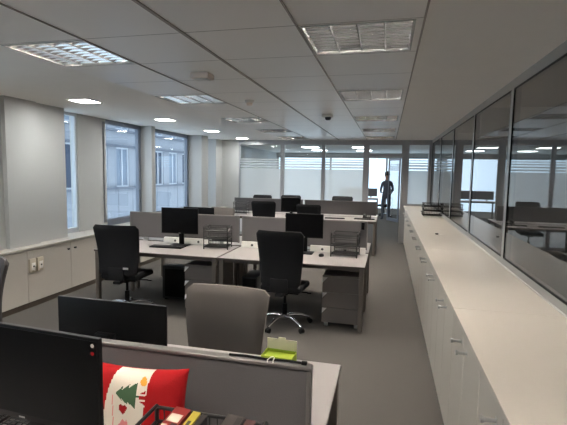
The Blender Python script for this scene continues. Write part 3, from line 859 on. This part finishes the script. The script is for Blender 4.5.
# ------------------------------------------------------------------ end room: desk and person
t = desk(-2.0, -.34, 17.6, 18.3, 'white desk in the room beyond the glass, left of the doorway person')
t.pop('group', None); t.children[0].data.materials[0] = M['white_lam']
c = dup(Bc, (-.10, 17.9, 0), math.radians(85), 'dark office chair in the room beyond, behind the person at the desk end', 'black office chairs')
screen(-2.0, -.40, 18.33, 1.12, 'grey desk screen in the room beyond the glass')
S_ = bpy.data.objects['desk_screen.005'] if 'desk_screen.005' in bpy.data.objects else None

def person(loc, rz):
    t = thing('person', 'standing person in dark clothes seen beyond the glass doorway', 'person', loc, rz)
    V = [(0, 0, .95), (0, .0, 1.10), (0, -.01, 1.28), (0, -.01, 1.42), (0, 0, 1.51), (0, .01, 1.58), (0, .02, 1.66), (0, .01, 1.75),
         (.10, 0, .90), (.105, .01, .50), (.11, -.02, .09), (.115, .10, .04), (.115, .18, .03),
         (-.10, 0, .90), (-.12, .06, .50), (-.12, .02, .09), (-.125, .14, .04), (-.125, .22, .03),
         (.17, -.01, 1.41), (.24, -.03, 1.13), (.20, .14, .98), (.17, .21, .96),
         (-.17, -.01, 1.41), (-.24, -.03, 1.13), (-.16, .15, 1.02), (-.12, .21, 1.03)]
    Ed = [(0, 1), (1, 2), (2, 3), (3, 4), (4, 5), (5, 6), (6, 7), (0, 8), (8, 9), (9, 10), (10, 11), (11, 12), (0, 13), (13, 14), (14, 15), (15, 16), (16, 17),
          (3, 18), (18, 19), (19, 20), (20, 21), (3, 22), (22, 23), (23, 24), (24, 25)]
    Rr = [(.15, .10), (.14, .10), (.155, .11), (.13, .09), (.06, .06), (.062, .07), (.085, .10), (.07, .085), (.085, .09), (.06, .065), (.042, .045), (.042, .036), (.036, .028),
          (.085, .09), (.06, .065), (.042, .045), (.042, .036), (.036, .028), (.06, .06), (.045, .045), (.032, .032), (.03, .022), (.06, .06), (.045, .045), (.032, .032), (.03, .022)]
    for s, base in ((1, 21), (-1, 25)):
        p = V[base]
        for q, (dx, dl, dz) in enumerate(((.024, .085, .004), (.009, .095, .006), (-.007, .09, .003), (-.022, .075, -.004))):
            i = len(V); V.append((p[0]+dx, p[1]+dl*.55, p[2]+dz)); V.append((p[0]+dx*1.1, p[1]+dl, p[2]+dz-.018)); Rr += [(.010, .010), (.008, .008)]; Ed += [(base, i), (i, i+1)]
        i = len(V); V.append((p[0]-s*.04, p[1]+.03, p[2]-.01)); V.append((p[0]-s*.05, p[1]+.06, p[2]-.02)); Rr += [(.011, .011), (.009, .009)]; Ed += [(base-0, i), (i, i+1)]
    me = bpy.data.meshes.new('body'); me.from_pydata(V, Ed, [])
    o = bpy.data.objects.new('body', me); COL.objects.link(o); o.parent = t
    md = o.modifiers.new('skin', 'SKIN'); md.use_smooth_shade = True
    for i, sv in enumerate(me.skin_vertices[0].data):
        sv.radius = Rr[i]; sv.use_root = (i == 0)
    sb = o.modifiers.new('sub', 'SUBSURF'); sb.levels = 2; sb.render_levels = 2
    me.materials.append(M['skin'])
    dg = bpy.context.evaluated_depsgraph_get(); ev = bpy.data.meshes.new_from_object(o.evaluated_get(dg))
    o.modifiers.clear(); o.data = ev
    ev.materials.clear(); ev.materials.append(M['cloth_dark']); ev.materials.append(M['skin'])
    for p in ev.polygons:
        c = p.center; p.use_smooth = True
        hand = c.y > .12 and .85 < c.z < 1.15 and abs(c.x) > .04
        p.material_index = 1 if (c.z > 1.50 or hand) else 0
    # face: nose, eyes, mouth, ears; hair cap
    b = MB(); b.prism([(-.014, -.02), (.014, -.02), (0, .025)], 0, .022, Matrix(((1, 0, 0, 0), (0, 0, 1, .108), (0, 1, 0, 1.665), (0, 0, 0, 1)))); b.build('nose', M['skin'], t)
    for s in (-1, 1):
        b = MB(); b.lathe([(.004, -.010), (.011, 0), (.004, .010)], 10, c=(s*.033, .108, 1.69)); b.build('eye', M['bk_white'], t)
        b = MB(); b.lathe([(.008, -.03), (.018, 0), (.01, .03)], 10, c=(s*.082, .01, 1.67)); b.build('ear', M['skin'], t)
    b = MB(); b.box(-.024, .024, .10, .112, 1.607, 1.615, bev=.003); b.build('mouth', M['bk_maroon'], t)
    b = MB(); n = 18; pr = [(.088, 1.68), (.096, 1.73), (.088, 1.785), (.06, 1.822), (.02, 1.838)]
    b.lathe(pr, n, c=(0, -.008, 0))
    for v in b.bm.verts: v.co.y = -.008+(v.co.y+.008)*1.12-(.012 if v.co.z < 1.7 else 0)
    b.build('hair', M['hair'], t)
    return t
person((-.02, 16.6, 0), math.radians(20))

# ------------------------------------------------------------------ world and camera
W = bpy.data.worlds.new('overcast'); S.world = W; W.use_nodes = True
bg = W.node_tree.nodes['Background']; bg.inputs[0].default_value = (.64, .81, 1, 1); bg.inputs[1].default_value = 2.3

cam = bpy.data.cameras.new('camera'); co = bpy.data.objects.new('camera', cam); COL.objects.link(co)
cam.sensor_width = 36; cam.lens = 430/567*36; cam.clip_start = .05; cam.clip_end = 200
yaw, pit, rol = .235602, -.094810, .01732
fw = Vector((-math.sin(yaw)*math.cos(pit), math.cos(yaw)*math.cos(pit), math.sin(pit)))
rr = Vector((math.cos(yaw), math.sin(yaw), 0)); uu = rr.cross(fw)
c, s = math.cos(rol), math.sin(rol)
r2 = c*rr+s*uu; u2 = -s*rr+c*uu
co.matrix_world = Matrix(((r2.x, u2.x, -fw.x, 0), (r2.y, u2.y, -fw.y, 0), (r2.z, u2.z, -fw.z, 1.75), (0, 0, 0, 1)))
S.camera = co
S.cycles.use_denoising = True
S.cycles.max_bounces = 10; S.cycles.diffuse_bounces = 5; S.cycles.glossy_bounces = 5; S.cycles.transparent_max_bounces = 24
S.cycles.sample_clamp_indirect = 6
vs = S.view_settings
vs.view_transform = 'Standard'; vs.look = 'None'; vs.gamma = 1; vs.use_curve_mapping = False; vs.exposure = .2
